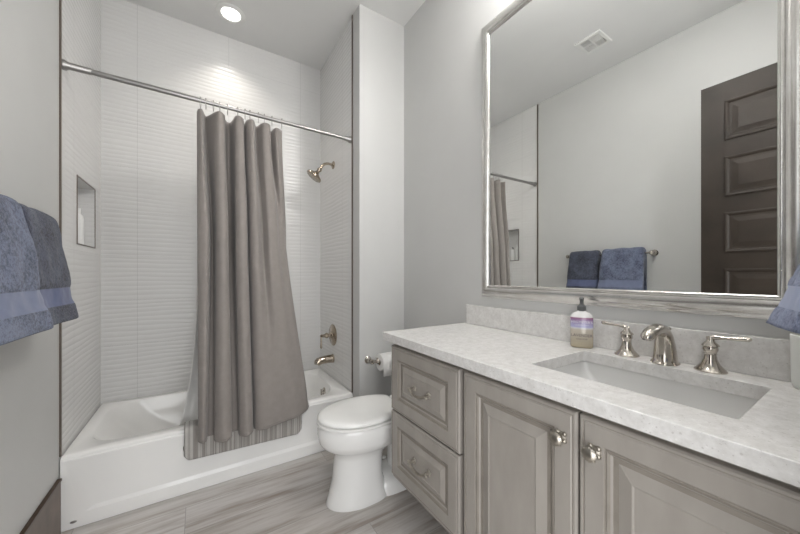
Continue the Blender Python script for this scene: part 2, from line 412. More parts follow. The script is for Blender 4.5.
va = thing('shower_valve', (XW, 2.50, .705), 'polished nickel shower valve with round plate and lever, above the tub spout', 'shower valve')
make('escutcheon', MB().lathe([(.088, 0), (.088, .003), (.080, .008), (.045, .011), (.040, .014), (0, .014)], (XW, 2.50, .705), (-1, 0, 0), 40), 'nickel_warm', va)
make('stem', MB().lathe([(.030, .012), (.028, .02), (.017, .03), (.016, .045), (.022, .05), (.022, .062), (.014, .07), (.012, .095), (.015, .10), (.010, .108), (0, .11)], (XW, 2.50, .705), (-1, 0, 0)), 'nickel_warm', va)
make('lever', MB().tube([(XW - .10, 2.50, .71), (XW - .102, 2.498, .69), (XW - .104, 2.492, .65), (XW - .105, 2.488, .615), (XW - .105, 2.487, .605)], [.007, .006, .0075, .009, .004]), 'nickel_warm', va)
sp = thing('tub_spout', (XW, 2.50, .51), 'polished nickel tub spout below the shower valve', 'tub spout')
make('flange', MB().lathe([(.036, 0), (.036, .006), (.028, .012), (.024, .016)], (XW, 2.50, .51), (-1, 0, 0)), 'nickel_warm', sp)
make('spout_body', MB().tube([(XW - .01, 2.50, .51), (XW - .05, 2.50, .511), (XW - .10, 2.50, .507), (XW - .125, 2.50, .50), (XW - .14, 2.50, .488)], [.034, .032, .030, .031, .026], 20), 'nickel_warm', sp)
make('spout_lip', MB().lathe([(.026, -.028), (.026, .0), (.018, .002), (.017, -.006)], (XW - .132, 2.50, .482), (-.1, 0, -1), cap1=True), 'nickel_dull', sp)

# ------------------------------------------------------------------ curtain rod, rings, curtain, liner
RY, RZ0, RZ1 = 2.135, 2.213, 2.196
rod = thing('curtain_rod', (XL, RY, RZ0), 'straight chrome shower curtain rod spanning the tub alcove', 'curtain rod')
zr = lambda x: RZ0 + (RZ1 - RZ0) * (x - XL) / (XW - XL)
make('thick_tube', MB().tube([(XL + .006, RY, zr(XL)), (.0, RY, zr(0))], .0135), 'chrome', rod)
make('thin_tube', MB().tube([(-.01, RY, zr(-.01)), (XW - .006, RY, zr(XW))], .0115), 'chrome', rod)
make('end_cap', MB().lathe([(.024, 0), (.024, .012), (.017, .022), (.016, .10), (.0138, .104)], (XL, RY, zr(XL)), (1, 0, -.01)), 'chrome', rod)
make('end_cap', MB().lathe([(.024, 0), (.024, .012), (.017, .022), (.0145, .05), (.0125, .054)], (XW, RY, zr(XW)), (-1, 0, .01)), 'chrome', rod)

top = [(-.013, 2.15), (-.006, 2.115), (.008, 2.10), (.016, 2.13), (.030, 2.17), (.045, 2.15), (.072, 2.11), (.098, 2.092), (.122, 2.11), (.128, 2.15), (.14, 2.18), (.158, 2.18), (.168, 2.14), (.178, 2.10), (.20, 2.09), (.222, 2.105), (.232, 2.16), (.245, 2.11), (.275, 2.095), (.30, 2.15), (.33, 2.10), (.37, 2.105), (.39, 2.165), (.41, 2.115), (.452, 2.14)]
mid = [(-.010, 2.10), (-.006, 2.05), (.028, 2.025), (.046, 2.06), (.054, 2.16), (.070, 2.155), (.078, 2.04), (.108, 2.010), (.137, 2.04), (.136, 2.10), (.140, 2.185), (.168, 2.185), (.178, 2.10), (.176, 2.035), (.205, 2.005), (.236, 2.035), (.247, 2.12), (.258, 2.035), (.29, 2.015), (.325, 2.065), (.355, 2.02), (.40, 2.04), (.425, 2.075), (.455, 2.10), (.478, 2.14)]
bot = [(.0, 2.05), (-.006, 2.0), (.016, 1.972), (.032, 2.0), (.036, 2.052), (.070, 2.055), (.070, 1.985), (.112, 1.950), (.150, 1.98), (.151, 2.03), (.154, 2.056), (.190, 2.056), (.190, 2.01), (.194, 1.975), (.225, 1.950), (.258, 1.98), (.268, 2.045), (.280, 1.985), (.32, 1.962), (.38, 1.975), (.44, 1.985), (.50, 1.99), (.55, 2.012), (.585, 2.032), (.603, 2.056)]
assert len(top) == len(mid) == len(bot)
top = [(x, 2.135 + (y - 2.135) * 1.35) for x, y in top]
tops, mids, bots = [spline([(x, y, 0) for x, y in q], 8) for q in (top, mid, bot)]
NZ = 90; ZT = 2.143; grid = []
for i in range(NZ + 1):
    v = i / NZ; row = []
    for j, (a, m, b) in enumerate(zip(tops, mids, bots)):
        s = j / (len(tops) - 1)
        zb = .312 - .018 * math.sin(math.pi * min(1, s / .85)) + (.030 * ((s - .8) / .2) ** 2 if s > .8 else 0)
        zt = ZT + .003 * math.cos(s * 2 * math.pi * 7)
        k1 = min(1, v / .42); k1 = k1 * k1 * (3 - 2 * k1); k2 = max(0, (v - .42) / .58); k2y = min(1, max(0, (v - .42) / .46))
        p = a.lerp(m, k1); px = p.x + (b.x - m.x) * k2 ** 1.15; py = p.y + (b.y - m.y) * k2y
        n1 = noise.noise(Vector((s * 14, v * 3, 1.3))) * .006 * math.sin(math.pi * min(1, v * 1.15))
        cr = noise.noise(Vector((s * 26, v * 16, 7))) * (.003 if v > .86 and s > .6 else .0010)
        row.append((px + .3 * n1, py + n1 + cr, zt + (zb - zt) * v))
    grid.append(row)
mb = MB(); nr = len(grid[0])
mb.loft(grid, False, False, closed=False)
cu = thing('shower_curtain', (.25, 2.08, .29), 'long taupe grey fabric shower curtain, bunched on the rod outside the tub', 'shower curtain')
o = make('curtain_panel', mb, 'curtain', cu, smooth=180, solid=.0025)
mb = MB(); mb.tube([(x, y, z + .006) for x, y, z in grid[-1]], .0032, 6)
make('hem', mb, 'curtain', cu, smooth=180)
# curtain rings
xr = [.004, .03, .068, .10, .14, .195, .235, .262, .31, .345, .39, .45]
for k, x in enumerate(xr):
    z = zr(x); pts = [(x + .003 * math.sin(a), RY + .019 * math.sin(a), z - .013 + .030 * math.cos(a)) for a in [2 * math.pi * i / 20 for i in range(21)]]
    mb = MB().tube(pts, .0017, 6)
    for dy in (-.008, 0, .008): mb.sphere((x, RY + dy, z + .0155), .0038, 8)
    lab = ('chrome roller ring at the left end of the curtain' if k == 0 else 'chrome roller ring at the right end of the curtain' if k == len(xr) - 1 else 'chrome roller ring on the rod, between the end rings of the curtain')
    o = make('curtain_ring', mb, 'chrome', origin=(x, RY, z - .03)); tag(o, lab, 'curtain ring', 'chrome rings holding the shower curtain')
# white liner falling inside the tub
ltop = spline([(-.008 + i * .03, 2.225 + (.010 if i % 2 else -.006), 0) for i in range(16)], 4)
lbot = spline([(-.105 + i * .043, 2.262 + (.016 if i % 2 else -.010), 0) for i in range(16)], 4)
rows = []
for i in range(31):
    v = i / 30; rows.append([(p.x + (q.x - p.x) * v ** 5, p.y + (q.y - p.y) * v, 2.150 - 1.85 * v) for p, q in zip(ltop, lbot)])
o = make('curtain_liner', MB().loft(rows, False, False, closed=False), 'liner', origin=(.2, 2.2, .30), smooth=180, solid=.001)
tag(o, 'white vinyl liner hanging inside the tub behind the grey curtain', 'curtain liner')

# ------------------------------------------------------------------ bath mat draped over the tub rim
prof = spline([(0, 2.083, .186), (0, 2.0765, .25), (0, 2.074, .31), (0, 2.0785, .352), (0, 2.095, .3635), (0, 2.14, .362), (0, 2.163, .361)], 6)
rows = []; X0, X1 = -.072, .560
for j in range(61):
    u = j / 60; x = X0 + (X1 - X0) * u; row = []
    for p in prof:
        ed = min(u, 1 - u) * (X1 - X0); cut = max(0, .03 - ed) ** 2 / .03 
        z = p.z + (cut if p.z < .25 else 0) + (-.016 * u * (1 if p.z < .3 else 0))
        row.append((x, p.y + .0015 * noise.noise(Vector((x * 40, p.z * 40, 0))), z))
    rows.append(row)
o = make('bath_mat', MB().loft(rows, False, False, closed=False), 'bathmat', origin=(.24, 2.09, .18), smooth=180, solid=.013)
tag(o, 'striped grey chenille bath mat draped over the tub edge', 'bath mat')

# ------------------------------------------------------------------ niche bottles
def niche_bottle(x, y, r, h, kind, label):
    o = thing('shampoo_bottle', (x, y, NZ0), label, 'bottle', 'white bottles in the shower niche')
    make('bottle_body', MB().lathe([(r * .9, 0), (r, .006), (r, h * .72), (r * .85, h * .8), (r * .4, h * .86)], (x, y, NZ0)), 'whiteplastic', o)
    if kind: make('cap', MB().lathe([(r * .45, h * .86), (r * .45, h), (r * .3, h)], (x, y, NZ0)), 'whiteplastic', o)
    else:
        mb = MB().lathe([(r * .4, h * .86), (r * .4, h * .92), (.004, h * .93), (.004, h)], (x, y, NZ0)); mb.tube([(x, y, NZ0 + h), (x + .02, y, NZ0 + h - .003)], .004, 8)
        make('pump', mb, 'greyplastic', o)
niche_bottle(XL - .05, 2.405, .020, .19, 1, 'slim white capped bottle nearest the room in the shower niche')
niche_bottle(XL - .05, 2.465, .022, .16, 0, 'shorter white pump bottle in the middle of the shower niche')
niche_bottle(XL - .055, 2.60, .026, .225, 1, 'tallest white bottle, deepest along the shower niche')

# ------------------------------------------------------------------ toilet
TCY = 1.58
def egg(xf, xb, hw, z, n=40, pw=2.0, pb=2.6, split=.56):
    xm = xf + (xb - xf) * split; out = []
    for k in range(n):
        a = 2 * math.pi * k / n; c, s = math.cos(a), math.sin(a)
        if c < 0: p = pw; rx = xm - xf
        else: p = pb; rx = xb - xm
        x = xm + math.copysign(abs(c) ** (2 / p), c) * rx; y = TCY + math.copysign(abs(s) ** (2 / p), s) * hw
        out.append((x, y, z))
    return out
to = thing('toilet', (.70, TCY, 0), 'white elongated toilet with closed lid beside the vanity', 'toilet')
rings = [egg(.558, .895, .118, 0, pb=3.2), egg(.556, .897, .120, .006, pb=3.2), egg(.566, .89, .114, .03, pb=3.2), egg(.592, .858, .115, .12, pb=3), egg(.598, .858, .108, .20, pb=3), egg(.603, .865, .108, .24, pb=2.8), egg(.600, .885, .116, .265),
         egg(.568, .94, .132, .288), egg(.538, .99, .156, .308), egg(.520, 1.05, .168, .335, pb=3), egg(.513, 1.09, .175, .375, pb=3), egg(.513, 1.10, .175, .405, pb=3.2), egg(.516, 1.10, .173, .418, pb=3.2), egg(.524, 1.09, .164, .424, pb=3.2)]
make('bowl', MB().loft(rings), 'porcelain', to, smooth=60)
rings = [egg(.80, 1.10, .115, 0, pw=3, pb=3), egg(.80, 1.10, .115, .055, pw=3, pb=3), egg(.81, 1.09, .09, .085, pw=3, pb=3), egg(.93, 1.08, .048, .10, pw=3, pb=3), egg(.93, 1.08, .042, .20, pw=3, pb=3), egg(.93, 1.10, .045, .29, pw=3, pb=3), egg(.86, 1.10, .12, .36, pw=3, pb=4)]
make('trapway', MB().loft(rings), 'porcelain', to, smooth=60)
rings = [clipx(egg(f, b, w_, z, n=72, pb=2.3, split=.46), .98) for f, b, w_, z in ((.522, 1.01, .166, .4245), (.522, 1.01, .166, .4275), (.511, 1.03, .176, .430), (.510, 1.03, .177, .4395), (.515, 1.02, .172, .4415), (.525, 1.02, .162, .442))]
make('seat', MB().loft(rings), 'seat', to, smooth=50)
LD = lambda f, b, w, z, m: clipx(egg(f, b, w, z, n=72, pb=2.1, split=.46), m)
rings = [LD(.525, 1.01, .160, .4425, .97), LD(.525, 1.01, .160, .4465, .97), LD(.515, 1.015, .177, .450, .975), LD(.515, 1.015, .177, .459, .975), LD(.522, 1.01, .170, .466, .97), LD(.54, .99, .150, .471, .955), LD(.62, .93, .10, .474, .91), LD(.72, .84, .02, .476, .83)]
make('lid', MB().loft(rings), 'seat', to, smooth=50)
for sy in (-.075, .075):
    make('hinge', MB().lathe([(.013, -.02), (.013, .02)], (1.005, TCY + sy, .445), (0, 1, 0), 16), 'seat', to)
mb = MB().loft([rrect(1.115, 1.287, TCY - .165, TCY + .165, .424, .03), rrect(1.11, 1.288, TCY - .17, TCY + .17, .45, .035), rrect(1.105, 1.289, TCY - .178, TCY + .178, .745, .035)])
make('tank', mb, 'porcelain', to)
mb = MB().loft([rrect(1.10, 1.289, TCY - .182, TCY + .182, .747, .035), rrect(1.098, 1.289, TCY - .184, TCY + .184, .765, .035), rrect(1.104, 1.287, TCY - .178, TCY + .178, .775, .03)])
make('tank_lid', mb, 'porcelain', to)
make('flush_lever', MB().lathe([(.013, 0), (.013, .008), (.006, .012)], (1.106, TCY + .13, .70), (-1, 0, 0)).tube([(1.094, TCY + .13, .70), (1.09, TCY + .09, .697), (1.09, TCY + .06, .693)], .005, 8), 'nickel', to)
for sy in (-.1, .1):
    make('floor_bolt_cap', MB().lathe([(.012, .083), (.011, .098), (.0, .104)], (.95, TCY + sy * .85, -.0), n=12), 'whiteplastic', to)

# toilet paper holder on the alcove wall
hx, hz = 1.0, .606
tp = thing('toilet_paper_holder', (hx, YW, hz), 'nickel toilet paper holder on the wall behind the toilet', 'toilet paper holder')
for k, x in enumerate((hx, hx + .20)):
    make('wall_post', MB().lathe([(.026, 0), (.026, .005), (.017, .012), (.011, .022), (.010, .045), (.016, .055), (.018, .068), (.012, .08), (0, .084)], (x, YW, hz), (0, -1, 0)), 'nickel', tp)
    s = 1 if k == 0 else -1
    make('post_collar', MB().lathe([(.010, 0), (.009, .02), (.014, .026), (.021, .032), (.022, .036), (.012, .038)], (x + s * .008, YW - .066, hz), (s, 0, 0)), 'nickel', tp)
make('roller', MB().tube([(hx + .03, YW - .066, hz), (hx + .17, YW - .066, hz)], .008), 'nickel', tp)
ro = thing('toilet_paper_roll', (hx + .1, YW - .066, hz - .055), 'white toilet paper roll on the nickel holder', 'toilet paper roll')
n = 40; rr = .059; outer = []
mb = MB(); xa, xb = hx + .055, hx + .160
prof = [(.021, 0), (.056, 0), (rr, .003), (rr, xb - xa - .003), (.056, xb - xa), (.021, xb - xa), (.021, 0)]
RC = hz - .011
mb.lathe(prof, (xa, YW - .066, RC), (1, 0, 0), n, False, False)
pts = [(YW - .066 - rr * math.cos(a) - .001, hz - .011 + rr * math.sin(a)) for a in [R(70), R(45), R(20), R(0)]] + [(YW - .066 - rr - .001, hz - .05), (YW - .066 - rr - .001, hz - .095)]
make('paper', mb, 'paper', ro)
rows = [[(x, y, z) for (y, z) in pts] for x in (xa + .001, xb - .001)]
make('loose_sheet', MB().loft(rows, False, False, closed=False), 'paper', ro, solid=.001)
make('core', MB().lathe([(.0205, .001), (.0205, xb - xa - .001), (.019, xb - xa - .001), (.019, .001), (.0205, .001)], (xa, YW - .066, RC), (1, 0, 0), n, False, False), 'card', ro)

# ------------------------------------------------------------------ vanity
CZ = CH - .2782; CT = .038; XC = .748; CY1 = 1.328; CY0 = YF + .001
Zt = CZ - CT; XF = .79; ZB = .243
def raised(y0, y1, z0, z1, x, th, prof, mi=0):
    """a panel facing -X: prof = (inset, depth towards +X) rings"""
    def ring(i, d): return [(x + d, y0 + i, z0 + i), (x + d, y1 - i, z0 + i), (x + d, y1 - i, z1 - i), (x + d, y0 + i, z1 - i)]
    mb = MB().loft([ring(0, th)] + [ring(i, d) for i, d in prof])
    for q in (3, 6, 7, 8, 10):          # glaze gathered in the grooves of the moulding
        for j in range(4): mb.m[q * 4 + j] = 1
    return mb
def body(t, y0, y1, divider=False):
    mb = MB(); xb = XR - .018; th = .018
    mb.box(XF, xb, y0, y0 + th, ZB, Zt - .0008).box(XF, xb, y1 - th, y1, ZB, Zt - .0008).box(XF, xb, y0 + th, y1 - th, ZB, ZB + th).box(xb - .012, xb, y0 + th, y1 - th, ZB + th, Zt - .0008)
    make('cabinet_box', mb, 'cab', t, bevel=.001)
    mb = MB(); f = .03
    mb.box(XF - .001, XF + .018, y0 + th, y0 + f, ZB + th, Zt - .001).box(XF - .001, XF + .018, y1 - f, y1 - th, ZB + th, Zt - .001)
    mb.box(XF - .001, XF + .018, y0 + f, y1 - f, Zt - .025, Zt - .001).box(XF - .001, XF + .018, y0 + f, y1 - f, ZB + th, ZB + .03)
    if divider: mb.box(XF - .001, XF + .018, y0 + f, y1 - f, .555, .58)
    make('face_frame', mb, 'cab', t)
    make('bottom_moulding', MB().box(XF - .008, XF, y0, y1, ZB, ZB + .014), 'cab', t, bevel=.003)
PROF_D = [(0, .006), (.004, .001), (.009, .001), (.011, .0028), (.015, 0), (.058, 0), (.060, .003), (.064, .0015), (.069, .006), (.073, .009), (.083, .009), (.089, .007), (.106, .001), (.109, .003)]
dc = thing('drawer_cabinet', (1.03, 1.05, ZB), 'taupe grey two-drawer vanity cabinet at the toilet end', 'cabinet')
body(dc, .8105, 1.287, True)
FX = .768
for k, (z0, z1) in enumerate(((.5715, .872), (.262, .565))):
    d = make('drawer', raised(.8175, 1.283, z0, z1, FX, XF - FX - .001, PROF_D), ['front', 'glaze'], dc, bevel=.0012, smooth=0)
    d['label'] = 'upper drawer front' if k == 0 else 'lower drawer front'
    zc = (z0 + z1) / 2 + .002; yc = 1.04
    mb = MB()
    for s in (-1, 1):
        yy = yc + s * .05
        mb.lathe([(.011, 0), (.010, .003), (.006, .006), (.005, .016), (.008, .020), (.007, .026), (0, .028)], (FX + .001, yy, zc), (-1, 0, 0), 14)
        for a in range(5):
            an = R(72 * a + 10); mb.sphere((FX - .001, yy + .010 * math.cos(an), zc + .010 * math.sin(an)), .0042, 8)
        mb.sphere((FX - .022, yy + s * .012, zc - .001), .006, 8)
    pth = spline([(FX - .022, yc - .060, zc - .002), (FX - .024, yc - .05, zc), (FX - .027, yc - .03, zc - .010), (FX - .028, yc, zc - .014), (FX - .027, yc + .03, zc - .010), (FX - .024, yc + .05, zc), (FX - .022, yc + .060, zc - .002)], 6)
    m_ = len(pth); mb.tube(pth, [.0035 + .0025 * math.sin(math.pi * i / (m_ - 1)) for i in range(m_)], 10)
    make('drawer_pull', mb, 'nickel_dull', d)
sc_ = thing('sink_cabinet', (1.03, .40, ZB), 'taupe grey two-door vanity cabinet under the sink', 'cabinet')
body(sc_, YF + .003, .8085)
PROF_L = [(0, .006), (.004, .001), (.009, .001), (.011, .0028), (.015, 0), (.056, 0), (.058, .003), (.062, .0015), (.067, .006), (.071, .010), (.082, .010), (.088, .008), (.110, .001), (.114, .003)]
for (y0, y1, ky) in ((.4095, .796, .447), (.018, .4045, .3675)):
    d = make('cabinet_door', raised(y0, y1, .262, .872, FX, XF - FX - .001, PROF_L), ['front', 'glaze'], sc_, bevel=.0012, smooth=0)
    d['label'] = 'door on the drawer side' if y0 > .3 else 'door on the front-wall side'
    kz = .800; mb = MB()
    mb.lathe([(.013, 0), (.012, .003), (.006, .006), (.006, .016), (.010, .019), (.0155, .023), (.0165, .028), (.012, .033), (.006, .035), (0, .0355)], (FX + .001, ky, kz), (-1, 0, 0), 20)
    for a in range(4):
        an = R(90 * a + 45); mb.sphere((FX - .0015, ky + .0125 * math.cos(an), kz + .0125 * math.sin(an)), .0058, 10)
    for a in range(8):
        an = R(45 * a); mb.sphere((FX - .026, ky + .0145 * math.cos(an), kz + .0145 * math.sin(an)), .0038, 8)
    make('door_knob', mb, 'nickel_dull', d)

# countertop with sink cut-out and backsplash
ct = thing('vanity_countertop', (1.0, .65, Zt), 'white speckled quartz countertop with a rectangular sink cut-out', 'countertop')
SX0, SX1, SY0, SY1 = .870, 1.186, .158, .606
hole = rrect(SX0, SX1, SY0, SY1, 0, .009, 4)
corn = [(XR - .001, CY1), (XC, CY1), (XC, CY0), (XR - .001, CY0)]
mb = MB(); vs = []; fs = []
nh = len(hole)
for z in (Zt, CZ):
    vs += [(x, y, z) for x, y, _ in hole] + [(x, y, z) for x, y in corn]
st = nh + 4
for l in (0, 1):
    b0 = l * st
    for c in range(4):
        for i in range(4): fs.append((b0 + c * 5 + i, b0 + c * 5 + i + 1, b0 + nh + c))
        nx = (c + 1) % 4; fs.append((b0 + c * 5 + 4, b0 + nx * 5, b0 + nh + nx, b0 + nh + c))
for i in range(nh): fs.append((i, (i + 1) % nh, st + (i + 1) % nh, st + i))
for c in range(4): fs.append((nh + c, nh + (c + 1) % 4, st + nh + (c + 1) % 4, st + nh + c))
mb.add(vs, fs)
make('slab', mb, 'quartz', ct, bevel=.002, smooth=30)
o = make('backsplash', MB().box(XR - .022, XR - .001, CY0, CY1 - .02, CZ + .0003, CZ + .108), 'quartz', origin=(XR - .011, .65, CZ), bevel=.002); tag(o, 'low white quartz backsplash strip along the wall under the mirror', 'backsplash')
M['sink'] = simple('shaded_white_sink_china', (.66, .655, .64), .15, coat=.4, namt=.005)  # white china greyed to put the basin's shade into its colour
sk = thing('undermount_sink', (1.03, .38, .74), 'white rectangular undermount sink set in the quartz countertop', 'sink')
q = .004
rings = [rrect(SX0 - .02, SX1 + .02, SY0 - .02, SY1 + .02, Zt - .001, .03), rrect(SX0 - q, SX1 + q, SY0 - q, SY1 + q, Zt - .001, .02), rrect(SX0 - q + .003, SX1 + q - .003, SY0 - q + .004, SY1 + q - .004, Zt - .03, .025),
         rrect(SX0 + .008, SX1 - .008, SY0 + .010, SY1 - .03, Zt - .075, .04), rrect(SX0 + .02, SX1 - .02, SY0 + .03, SY1 - .075, Zt - .108, .045), rrect(SX0 + .045, SX1 - .045, SY0 + .06, SY1 - .13, Zt - .122, .05), rrect(SX0 + .12, SX1 - .12, SY0 + .18, SY1 - .21, Zt - .126, .02)]
make('basin', MB().loft(rings, False, True), 'sink', sk, smooth=45)
make('drain', MB().lathe([(.024, 0), (.024, .002), (.018, .003), (.016, .001), (0, .001)], (1.03, .37, Zt - .1245)), 'nickel', sk)

# faucet: spout and two lever handles
fa = thing('bathroom_faucet', (1.25, .385, CZ), 'widespread polished nickel faucet with two lever handles behind the sink', 'faucet')
FXp, FYp = 1.243, .384
mb = MB()
sect = [(FXp - .004, CZ, .044, .036), (FXp - .004, CZ + .004, .044, .036), (FXp - .003, CZ + .008, .037, .031), (FXp - .004, CZ + .03, .034, .029), (FXp - .007, CZ + .06, .030, .026), (FXp - .014, CZ + .086, .026, .023)]
rings = [[(x + ax_ * math.cos(6.2832 * k / 24), FYp + ay * math.sin(6.2832 * k / 24), z) for k in range(24)] for x, z, ax_, ay in sect]
tail = [((FXp - .034, CZ + .104), 50, .022, .022), ((FXp - .064, CZ + .112), 85, .017, .021), ((FXp - .094, CZ + .110), 102, .016, .020), ((FXp - .120, CZ + .104), 115, .0155, .019), ((FXp - .138, CZ + .096), 135, .0145, .017), ((FXp - .145, CZ + .089), 150, .010, .012)]
for (x, z), a, rv, ry in tail:
    # ring perpendicular to travel direction; a = bend from vertical towards -X
    dx, dz = math.cos(R(a)), math.sin(R(a))
    rings.append([(x + rv * math.cos(6.2832 * k / 24) * dx, FYp + ry * math.sin(6.2832 * k / 24), z + rv * math.cos(6.2832 * k / 24) * dz) for k in range(24)])
make('spout', MB().loft(rings), 'nickel', fa, smooth=60)
make('lift_rod', MB().tube([(FXp + .03, FYp, CZ + .02), (FXp + .03, FYp, CZ + .10)], .003, 8).sphere((FXp + .03, FYp, CZ + .104), .006, 10), 'nickel', fa)
for hy_, s in ((.492, 1), (.281, -1)):
    hx_ = 1.246
    h = make('faucet_handle', MB().lathe([(.036, 0), (.036, .003), (.031, .008), (.021, .020), (.015, .034), (.013, .048), (.015, .050), (.013, .053), (.016, .058), (.0175, .064), (.016, .070), (.020, .073), (.018, .077), (.011, .084), (.008, .092), (.006, .099), (0, .101)], (hx_, hy_, CZ), n=8 * 4), 'nickel', fa)
    make('lever', MB().tube([(hx_, hy_ - s * .008, CZ + .094), (hx_, hy_ + s * .012, CZ + .098), (hx_, hy_ + s * .03, CZ + .099), (hx_, hy_ + s * .062, CZ + .101), (hx_, hy_ + s * .076, CZ + .103), (hx_, hy_ + s * .081, CZ + .104)], [.005, .0065, .0042, .0055, .0065, .003], 12), 'nickel', h)

# soap bottle, label towards the room
sb = thing('soap_bottle', (1.238, .640, CZ), 'pump hand soap bottle with purple label beside the sink', 'soap bottle', rz=R(-62.7))
def oval(a, b, z, n=36, p=2.5):
    return [(math.copysign(abs(math.cos(6.2832 * k / n)) ** (2 / p), math.cos(6.2832 * k / n)) * a, math.copysign(abs(math.sin(6.2832 * k / n)) ** (2 / p), math.sin(6.2832 * k / n)) * b, z) for k in range(n)]
make('bottle_body', MB().loft([oval(.034, .020, 0), oval(.038, .024, .004), oval(.0385, .0245, .02), oval(.0385, .0245, .112), oval(.036, .023, .122), oval(.028, .019, .132), oval(.016, .015, .137), oval(.014, .014, .142)]), 'bottle', sb, local=True, smooth=50)
mb = MB().lathe([(.0155, .139), (.0155, .156), (.012, .160), (.007, .166), (.0065, .178), (.008, .180), (.008, .190), (0, .192)]); mb.tube([(0, 0, .187), (0, -.018, .187), (0, -.03, .183)], .0045, 8)
make('pump', mb, 'greyplastic', sb, local=True)
text('label_text', "MRS.MEYER'S", .0125, 'ink_w', sb, (0, -.0249, .098))
text('label_text', "CLEAN DAY", .0085, 'ink_w', sb, (0, -.0249, .087))
text('label_text', "LAVENDER", .0145, 'ink', sb, (0, -.0249, .048))
text('label_text', "HAND SOAP", .0065, 'ink', sb, (0, -.0249, .034))

# tumbler at the end of the counter
o = make('tumbler', MB().lathe([(.030, 0), (.034, .004), (.036, .02), (.038, .13), (.036, .132), (.033, .12), (.030, .012), (0, .010)], (1.243, .098, CZ), n=36, cap1=False), 'cup', origin=(1.243, .098, CZ))
tag(o, 'frosted white tumbler on the countertop below the right-hand towel', 'tumbler')

# ------------------------------------------------------------------ mirror
GY0, GY1, GZ0, GZ1 = .1626, 1.147, 1.152, 2.484
mi_ = thing('framed_mirror', (XR, .65, 1.083), 'large rectangular wall mirror in a burnished silver frame above the vanity', 'mirror')
make('mirror_glass', MB().box(XR - .008, XR - .002, GY0 - .01, GY1 + .01, GZ0 - .01, GZ1 + .01), 'mirror', mi_, smooth=0)
FW = .067
def fr(i, d): return [(XR - d, GY0 - i, GZ0 - i), (XR - d, GY1 + i * .86, GZ0 - i), (XR - d, GY1 + i * .86, GZ1 + i), (XR - d, GY0 - i, GZ1 + i)]
pr = [(FW, .001), (FW, .006), (FW - .004, .009), (FW - .010, .010), (FW - .013, .013), (FW - .022, .020), (FW - .032, .024), (FW - .042, .023), (FW - .050, .019), (FW - .053, .015), (FW - .056, .018), (FW - .061, .019), (FW - .065, .016), (0.0, .0085)]
make('mirror_frame', MB().loft([fr(i, d) for i, d in pr], False, False), 'silver', mi_, smooth=50)

# vanity light bar above the mirror
vl = thing('vanity_light', (XR, .65, 2.74), 'three-light nickel vanity fixture above the mirror', 'wall light')
make('back_plate', MB().box(XR - .02, XR, .40, .90, 2.70, 2.76), 'nickel', vl, bevel=.004)
for y in (.45, .65, .85):
    make('arm', MB().tube([(XR - .018, y, 2.73), (XR - .08, y, 2.735), (XR - .10, y, 2.75)], .008), 'nickel', vl)
    make('glass_shade', MB().lathe([(.025, 0), (.045, .03), (.055, .08), (.058, .12)], (XR - .10, y, 2.755), cap1=True), 'shade', vl)

# ------------------------------------------------------------------ ceiling fittings
def downlight(x, y, label):
    o = thing('recessed_downlight', (x, y, ZC), label, 'ceiling light')
    make('trim_ring', MB().lathe([(.062, 0), (.094, 0), (.094, -.004), (.088, -.009), (.066, -.010), (.062, -.006), (.062, 0)], (x, y, ZC), n=48, cap0=False, cap1=False), 'vent', o)
    make('diffuser', MB().lathe([(.062, -.001), (.062, -.005), (0, -.0055)], (x, y, ZC), n=48), 'led', o)
downlight(.19, 2.56, 'round lit downlight in the ceiling above the tub')
downlight(.38, .72, 'round lit downlight in the ceiling over the vanity floor area')
ve = thing('ceiling_vent', (-.09, 1.297, ZC), 'small square white louvred air vent in the ceiling, seen in mirror', 'vent')
vx0, vx1, vy0, vy1 = -.19, .012, 1.20, 1.395
def vr(i, d): return [(vx0 + i, vy0 + i, ZC - d), (vx1 - i, vy0 + i, ZC - d), (vx1 - i, vy1 - i, ZC - d), (vx0 + i, vy1 - i, ZC - d)]
make('vent_frame', MB().loft([vr(0, 0), vr(0, .004), vr(.004, .008), (vr(.024, .008)), vr(.026, .001)], False, False), 'vent', ve)
make('duct_shade_sheet', MB().box(vx0 + .026, vx1 - .026, vy0 + .026, vy1 - .026, ZC - .0015, ZC - .0005), 'dark', ve)  # dark sheet painted in place of the shade inside the duct
cx, cy = (vx0 + vx1) / 2, (vy0 + vy1) / 2
mb = MB().box(cx - .004, cx + .004, vy0 + .026, vy1 - .026, ZC - .008, ZC - .002).box(vx0 + .026, vx1 - .026, cy - .004, cy + .004, ZC - .008, ZC - .002)
for i in range(6):
    d = .010 + i * .011
    for (a0, a1, b0, b1, vert) in ((vx0 + .026, cx - .004, vy0 + .026, cy - .004, 0), (cx + .004, vx1 - .026, cy + .004, vy1 - .026, 0), (vx0 + .026, cx - .004, cy + .004, vy1 - .026, 1), (cx + .004, vx1 - .026, vy0 + .026, cy - .004, 1)):
        if vert: 
            if a0 + d < a1: mb.box(a0 + d - .0022, a0 + d + .0022, b0, b1, ZC - .007, ZC - .002)
        elif b0 + d < b1: mb.box(a0, a1, b0 + d - .0022, b0 + d + .0022, ZC - .007, ZC - .002)
make('louvres', mb, 'vent', ve, smooth=0)

